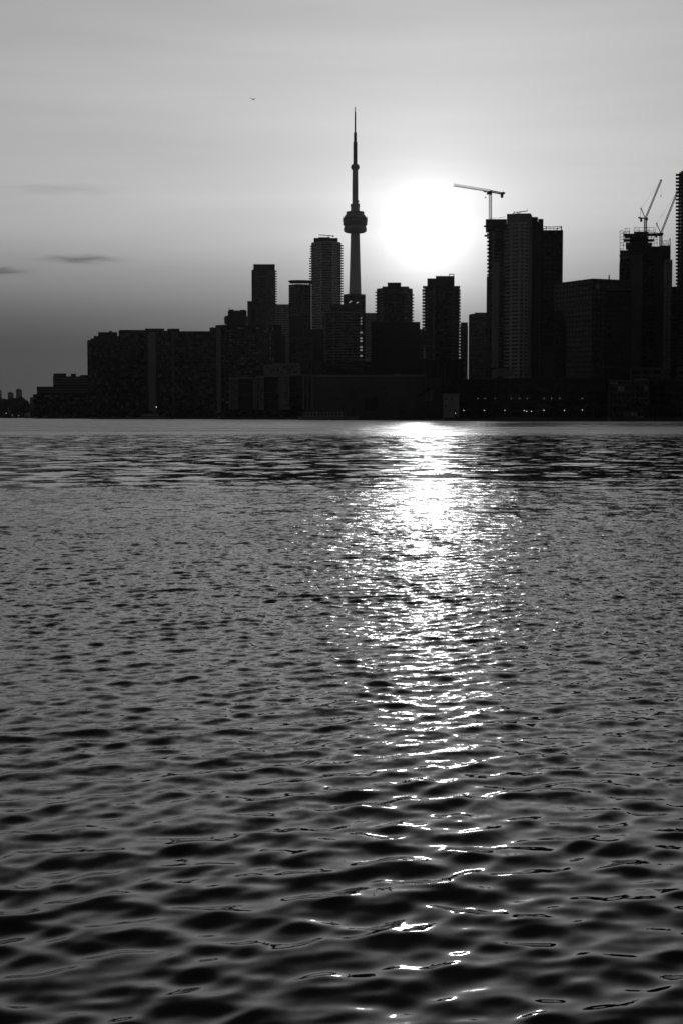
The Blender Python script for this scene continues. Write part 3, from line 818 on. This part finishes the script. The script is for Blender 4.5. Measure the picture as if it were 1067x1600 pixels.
lat('antenna_section', [(3.2, 258), (3.1, 222)], CONC_D, 8)
lat('antenna_section', [(2.5, 222.4), (2.3, 221.0), (2.3, 207.2)], CONC_D, 8)
lat('antenna_section', [(1.25, 207.4), (1.1, 175)], CONC_D, 8)
lat('spire_tip', [(0.75, 175.2), (0.6, 167.3)], CONC, 8)

# ------------------------------------------------------------------ cranes
YC1 = YP + 12
root = empty('tower_crane', at(765.5, 343, YC1), 'flat-top hammerhead crane standing on the unfinished formwork tower', 'crane')
def cpart(name, mb, m=STEEL): return sub(root, name, mb, m)
top = at(765.5, 298, YC1)
cpart('mast', MB().lattice(at(765.5, 346, YC1), at(765.5, 303, YC1), 2.1, 16, 0.17))
jd = Vector((-1, -0.85, 0)).normalized()
tip = top + jd * 41 + Vector((0, 0, 0.4))
cpart('jib', MB().lattice(top, tip, 1.7, 24, 0.13, True).bar(top - Vector((0, 0, 0.8)), tip - Vector((0, 0, 0.8)), 0.3))
ce = top - jd * 15
cpart('counter_jib', MB().lattice(top - Vector((0, 0, 0.4)), ce - Vector((0, 0, 0.9)), 1.3, 7, 0.22).bar(top - Vector((0, 0, 0.9)), ce - Vector((0, 0, 1.3)), 0.8, 0.4))
cpart('counterweight', MB().bar(ce + jd * 1.6 + Vector((0, 0, -0.4)), ce + jd * 1.6 + Vector((0, 0, -4.2)), 1.7, 2.0), CONC_D)
cpart('winch', MB().bar(ce - jd * 1.4 + Vector((0, 0, -0.3)), ce + jd * 1.2 + Vector((0, 0, -0.3)), 1.4, 1.3).bar(ce + Vector((0, 0, 0)), ce + Vector((0, 0, 1.6)), 0.2))
cpart('slewing_ring', MB().lathe([(1.2, at(765, 304, YC1).z), (1.5, at(765, 303, YC1).z), (1.3, at(765, 299, YC1).z)], 10, top.x, top.y))
p = at(761.6, 301.2, YC1)
cpart('cab', MB().box(p.x - 0.8, p.x + 1.3, p.y - 1.2, p.y + 0.8, p.z - 1.3, p.z + 0.9), BLACK)
hk = top + jd * 5.3
hz_ = at(758.5, 309.5, YC1)
cpart('trolley', MB().bar(hk + Vector((0, 0, -1.4)), hk + jd * 1.8 + Vector((0, 0, -1.4)), 1.2, 0.7))
cpart('hoist_cable', MB().bar(hk + Vector((0, 0, -1.4)), Vector((hk.x, hk.y, hz_.z)), 0.06))
cpart('hook_block', MB().bar(Vector((hk.x, hk.y, hz_.z + 0.5)), Vector((hk.x, hk.y, hz_.z - 0.6)), 0.8), BLACK)

def luffer(lb, m0, m1, tip, apex, back, Y, hook=None, pend=0.5):
    global root
    root = empty('luffing_crane', at(*m0, Y), lb, 'crane', 'luffing cranes on the scaffolded tower')
    cpart('mast', MB().lattice(at(*m0, Y), at(*m1, Y), 1.9, max(5, int((m0[1] - m1[1]) / 2.4)), 0.2))
    piv = at(m1[0] + 0.6, m1[1] - 1, Y)
    tp = at(*tip, Y - 4)
    cpart('boom', MB().lattice(piv, tp, 1.15, 22, 0.17).bar(tp - Vector((0.7, 0, 0)), tp + Vector((0.7, 0, 0)), 0.9))
    ap = at(*apex, Y)
    cpart('a_frame', MB().bar(at(m1[0] - 0.3, m1[1], Y), ap, 0.55).bar(at(back[0] + 1.6, back[1], Y), ap, 0.22).bar(ap - Vector((0.5, 0, 0)), ap + Vector((0.5, 0, 0)), 0.7))
    cpart('pendant_cable', MB().bar(ap, ap.lerp(tp, 0.97), 0.1))
    b = at(*back, Y)
    cpart('counter_jib', MB().bar(b, at(m1[0] + 1.2, m1[1], Y), 1.3, 0.9))
    cpart('counterweight', MB().bar(b + Vector((1.9, 0, -0.2)), b + Vector((1.9, 0, -3.1)), 1.1, 1.6), CONC_D)
    cpart('winch', MB().bar(b + Vector((-0.5, 0, 0.3)), b + Vector((1.2, 0, 0.3)), 1.2, 1.0))
    c = at(m1[0] + 1.2, m1[1] + 1.6, Y)
    cpart('cab', MB().box(c.x - 0.8, c.x + 1.0, c.y - 2, c.y, c.z - 1.0, c.z + 1.1), BLACK)
    if hook:
        h = Vector((tp.x, tp.y, at(*hook, Y).z))
        cpart('hoist_cable', MB().bar(tp, h, 0.06)); cpart('hook_block', MB().bar(h, h - Vector((0, 0, 1.3)), 0.55), BLACK)
luffer('luffing crane with raised boom and hanging hook, higher of two on scaffolded tower', (1007.8, 372), (1007.8, 341), (1032.3, 281.5), (1000.8, 325.4), (997.5, 340.6), YU + 18, (1032, 306))
luffer('luffing crane whose boom passes behind the serrated balcony tower, lower of two', (1031.8, 386), (1031.8, 364.5), (1059, 296), (1025.2, 349), (1021, 365.5), YU + 24)

# ------------------------------------------------------------------ trees
def leaf_cloud(mb, blobs, n, size, rg):
    for _ in range(n):
        bx, by, bz, br, bh = rg.choice(blobs)
        while True:
            p = Vector((rg.uniform(-1, 1), rg.uniform(-1, 1), rg.uniform(-1, 1)))
            if 0.15 < p.length < 1: break
        p = Vector((bx + p.x * br, by + p.y * br, bz + p.z * bh))
        a = Vector((rg.gauss(0, 1), rg.gauss(0, 1), rg.gauss(0, 1))).normalized()
        c = a.cross(Vector((rg.gauss(0, 1), rg.gauss(0, 1), rg.gauss(0, 1)))).normalized()
        s = size * rg.uniform(0.6, 1.3); b = len(mb.v)
        mb.v += [tuple(p - a * s), tuple(p + c * s * 0.6), tuple(p + a * s), tuple(p - c * s * 0.6)]
        mb.f.append((b, b + 1, b + 2, b + 3))
def tree_meshes(seed, h):
    rg = random.Random(seed); tr = MB(); cr = MB()
    tr.lathe([(0.32, -0.3), (0.24, h * 0.25), (0.13, h * 0.6), (0.05, h * 0.9)], 7)
    blobs = [(0, 0, h * 0.72, h * 0.2, h * 0.24)]
    for k in range(7):
        a = k * 0.9 + rg.uniform(0, 0.5); r = h * rg.uniform(0.14, 0.27); z = h * rg.uniform(0.42, 0.84)
        e = (r * math.cos(a), r * math.sin(a), z)
        tr.bar((0, 0, h * 0.32), e, 0.12)
        blobs.append((*e, h * rg.uniform(0.1, 0.17), h * rg.uniform(0.09, 0.15)))
    leaf_cloud(cr, blobs, 620, 0.34, rg)
    a = tr.data('trunk'); a.materials.append(BARK); b = cr.data('crown'); b.materials.append(LEAF)
    return a, b
TREES = [tree_meshes(s, h) for s, h in ((1, 8.5), (2, 10.0), (3, 11.5))]
def tree(px, Y, k, lb, grp, sc=1.0):
    o = empty('tree', (at(px, 650, Y).x, Y, GZ), lb, 'tree', grp)
    o.rotation_euler.z = rnd.uniform(0, 6.28); o.scale = (sc, sc, sc * rnd.uniform(0.9, 1.1))
    link('trunk', TREES[k][0], o); link('crown', TREES[k][1], o)
for i in range(26):
    tree(66 + i * 10.7 + rnd.uniform(-3, 3), 1772 + rnd.uniform(0, 25), i % 3, 'leafy tree on the promenade below the dark apartment slabs', 'trees below the apartment slabs', rnd.uniform(0.9, 1.5))
for i in range(7):
    tree(496 + i * 2.2 + (120 if i > 3 else 0) + rnd.uniform(-1, 1), 1092 + rnd.uniform(0, 8), i % 3, 'small tree against the grey warehouse wall', 'trees along the warehouse', rnd.uniform(0.5, 0.8))
for i in range(11):
    tree(352 + i * 12.6 + rnd.uniform(-2, 2), 1362 + rnd.uniform(0, 8), i % 3, 'small tree in front of the bridged waterside blocks', 'trees before the waterside blocks', rnd.uniform(0.6, 0.9))
for i in range(16):
    tree(840 + i * 7.5 + rnd.uniform(-3, 3), 893 + rnd.uniform(0, 9), i % 3, 'leafy tree on the quay before the long black hall', 'trees before the black hall', rnd.uniform(0.7, 1.05))
for i in range(11):
    tree(960 + i * 12 + rnd.uniform(-3, 3), 812 + rnd.uniform(0, 10), i % 3, 'leafy tree on the right quay before the low grey buildings', 'trees before the low grey buildings', rnd.uniform(0.7, 1.1))
for i in range(7):
    tree(726 + i * 5 + rnd.uniform(-2, 2), 1020 + rnd.uniform(0, 10), 2, 'tall tree rising behind the long black hall', 'trees behind the black hall', rnd.uniform(2.2, 2.9))
wood = MB(); rg = random.Random(4)
tops = [(-60, 628), (-40, 624), (-20, 626), (-8, 624), (0, 624.5), (6, 624), (12, 623.4), (18, 623), (24, 622.4), (29, 621.6), (34, 622.6), (38, 625.5), (42, 627), (45, 631), (48, 637), (51, 640)]
for px, py in tops:
    for lv in range(5):
        Y = 2560 + rg.uniform(0, 60)
        z1 = topz(py, Y); p = at(px + rg.uniform(-3, 3), 640, Y)
        zc = z1 * (1 - lv * 0.2) - 3
        leaf_cloud(wood, [(p.x, Y, max(zc, 4), rg.uniform(5, 9), rg.uniform(3.5, 6))], 240, 1.3, rg)
    for k in range(2): wood.bar((p.x + rg.uniform(-4, 4), Y, 0.5), (p.x + rg.uniform(-3, 3), Y, topz(py, Y) * 0.7), 0.6)
tag(wood.build('far_wood', LEAF), 'dark wood on the far shore below distant towers', 'wood', kind='stuff')

# ------------------------------------------------------------------ lamps, boats, bird
def lamp_proto():
    o = empty('quay_lamp', (0, 0, GZ), 'lit lamp post on the quay before the long black hall', 'lamp post', 'lit lamps along the quay')
    MB().lathe([(0.12, 0), (0.07, 0.3), (0.05, 4.6)], 8).build('pole', STEEL, o)
    MB().bar((0, 0, 4.55), (0, -0.5, 4.7), 0.07).build('arm', STEEL, o)
    MB().lathe([(0.1, 4.42), (0.24, 4.5), (0.2, 4.68), (0.05, 4.74)], 10, 0, -0.5).build('lamp_head', LAMP, o)
    return o
lp = lamp_proto(); first = True
for px, py, Y in ((724, 641, 905), (756, 641, 903), (788, 641, 901), (818, 641.3, 899), (822, 642.6, 896), (829.5, 642.5, 896), (849, 641, 896), (881, 641.2, 894), (909, 640.6, 892), (711, 645.6, 906), (245, 636, 1768), (10.5, 645.5, 2520), (20, 648.5, 2515), (26, 649, 2512), (30.5, 648.6, 2514)):
    o = lp if first else copy_tree(lp); first = False
    z = at(px, py, Y)
    o.location = (z.x, Y, GZ)
    o.scale.z = max(0.35, (z.z - GZ) / 4.6)
    if Y > 905.5:
        s = Y / 900; o.scale.x = o.scale.y = s * 0.9
        o['label'] = {906: 'lit lamp by the small pale panelled house', 1768: 'lit lamp on the promenade below the wide apartment slab'}.get(Y, 'lit lamp on the far shore below the wood')
        o['group'] = 'lit lamps along the quay' if Y < 2000 else 'lit lamps on the far shore'

def boat(name, lb, px0, px1, Y, h_px, decks, m, masts=0):
    a, b_ = at(px0, 652, Y), at(px1, 652, Y); L = b_.x - a.x; cx = (a.x + b_.x) / 2
    o = empty(name, (cx, Y, 0), lb, 'boat')
    hz = max(1.2, L * 0.06); W = max(2.4, L * 0.09)
    hull = MB(); secs = [(-0.5, 0.25, 0.95), (-0.42, 0.85, 0.9), (-0.1, 1, 0.85), (0.25, 0.95, 0.95), (0.42, 0.5, 1.15), (0.5, 0.05, 1.3)]
    for x, w, z in secs:
        hull.v += [(x * L, -w * W * 0.7, -0.3), (x * L, -w * W, hz * z), (x * L, w * W, hz * z), (x * L, w * W * 0.7, -0.3)]
    for i in range(len(secs) - 1):
        for k in range(4):
            j = (k + 1) % 4; hull.f.append((i * 4 + k, i * 4 + j, (i + 1) * 4 + j, (i + 1) * 4 + k))
    hull.f += [(3, 2, 1, 0), (20, 21, 22, 23)]
    hull.build('hull', m, o)
    top = at(px0, 652 - h_px, Y).z; z = hz * 0.8
    for k in range(decks):
        zt = z + (top - z) / (decks - k)
        x0, x1 = -0.42 + 0.07 * k, 0.28 - 0.1 * k
        dk = MB().box(x0 * L, x1 * L, -W * 0.75, W * 0.75, z, zt).build('cabin', PAINT if k else m, o)
        nw = max(2, int((x1 - x0) * L / 2.6))
        for i in range(nw):
            x = (x0 + (x1 - x0) * (i + 0.5) / nw) * L
            MB().box(x - 0.7, x + 0.7, -W * 0.75 - 0.06, -W * 0.75 + 0.1, z + (zt - z) * 0.35, z + (zt - z) * 0.8).build('window', BLACK, dk)
        z = zt + 0.003
    for k in range(masts): MB().bar(((-0.1 + 0.2 * k) * L, 0, top - 0.2), ((-0.1 + 0.2 * k) * L, 0, top + 5), 0.15).build('mast', STEEL, o)
    return o
boat('tour_boat', 'pale two-deck tour boat moored below the wide apartment slab', 217, 262, 1690, 5.5, 2, CONC, 1)
boat('tour_boat', 'long low pale boat moored beside the hotel', 268, 322, 1688, 6, 1, CONC_D, 0)
boat('ferry_boat', 'dark low ferry lying off the far wooded shore', 6, 36, 2380, 3.4, 1, BLACK, 1)
boat('work_boat', 'small pale boat moored beside the stepped terrace block', 38, 50, 2200, 7, 2, CONC, 1)
boat('cargo_barge', 'long pale flat barge moored along the grey warehouse', 466, 560, 1072, 8.5, 1, CONC_P, 0)

p = at(395.5, 155.5, 330)
b = empty('gull', p, 'lone gull gliding in the open sky left of the spire', 'bird')
b.rotation_euler = (R(38), 0, R(12))
MB().lathe([(0.02, -0.26), (0.07, -0.12), (0.085, 0.02), (0.06, 0.16), (0.02, 0.26)], 10).build('body', BIRD, b).rotation_euler = (R(90), 0, R(35))
for sx, rise in ((-1, 0.34), (1, 0.28)):
    w = MB(); pts = [(0.05, 0.0, 0.14), (0.3, 0.14 * rise / 0.3, 0.16), (0.58, rise, 0.07)]
    for x, z, c in pts: w.v += [(sx * x, -c, z), (sx * x, c, z), (sx * x, c, z + 0.03), (sx * x, -c, z + 0.03)]
    for i in range(2):
        for k in range(4):
            j = (k + 1) % 4; w.f.append((i * 4 + k, i * 4 + j, i * 4 + 4 + j, i * 4 + 4 + k))
    w.f += [(3, 2, 1, 0), (8, 9, 10, 11)]
    w.build('wing', BIRD, b)

# ------------------------------------------------------------------ haze
hb = MB().box(-7300, 7300, -7300, 7300, -1.6, 600)
hm = bpy.data.materials.new('haze_air'); hm.use_nodes = True
ht = hm.node_tree; ht.nodes.clear()
hm.cycles.volume_sampling = 'DISTANCE'
pv = ht.nodes.new('ShaderNodeVolumePrincipled')
pv.inputs['Color'].default_value = (0.9, 0.9, 0.9, 1)
pv.inputs['Density'].default_value = 1.05e-5
pv.inputs['Anisotropy'].default_value = 0.75
ho = ht.nodes.new('ShaderNodeOutputMaterial'); ht.links.new(pv.outputs[0], ho.inputs['Volume'])
tag(hb.build('haze', hm), kind='stuff')
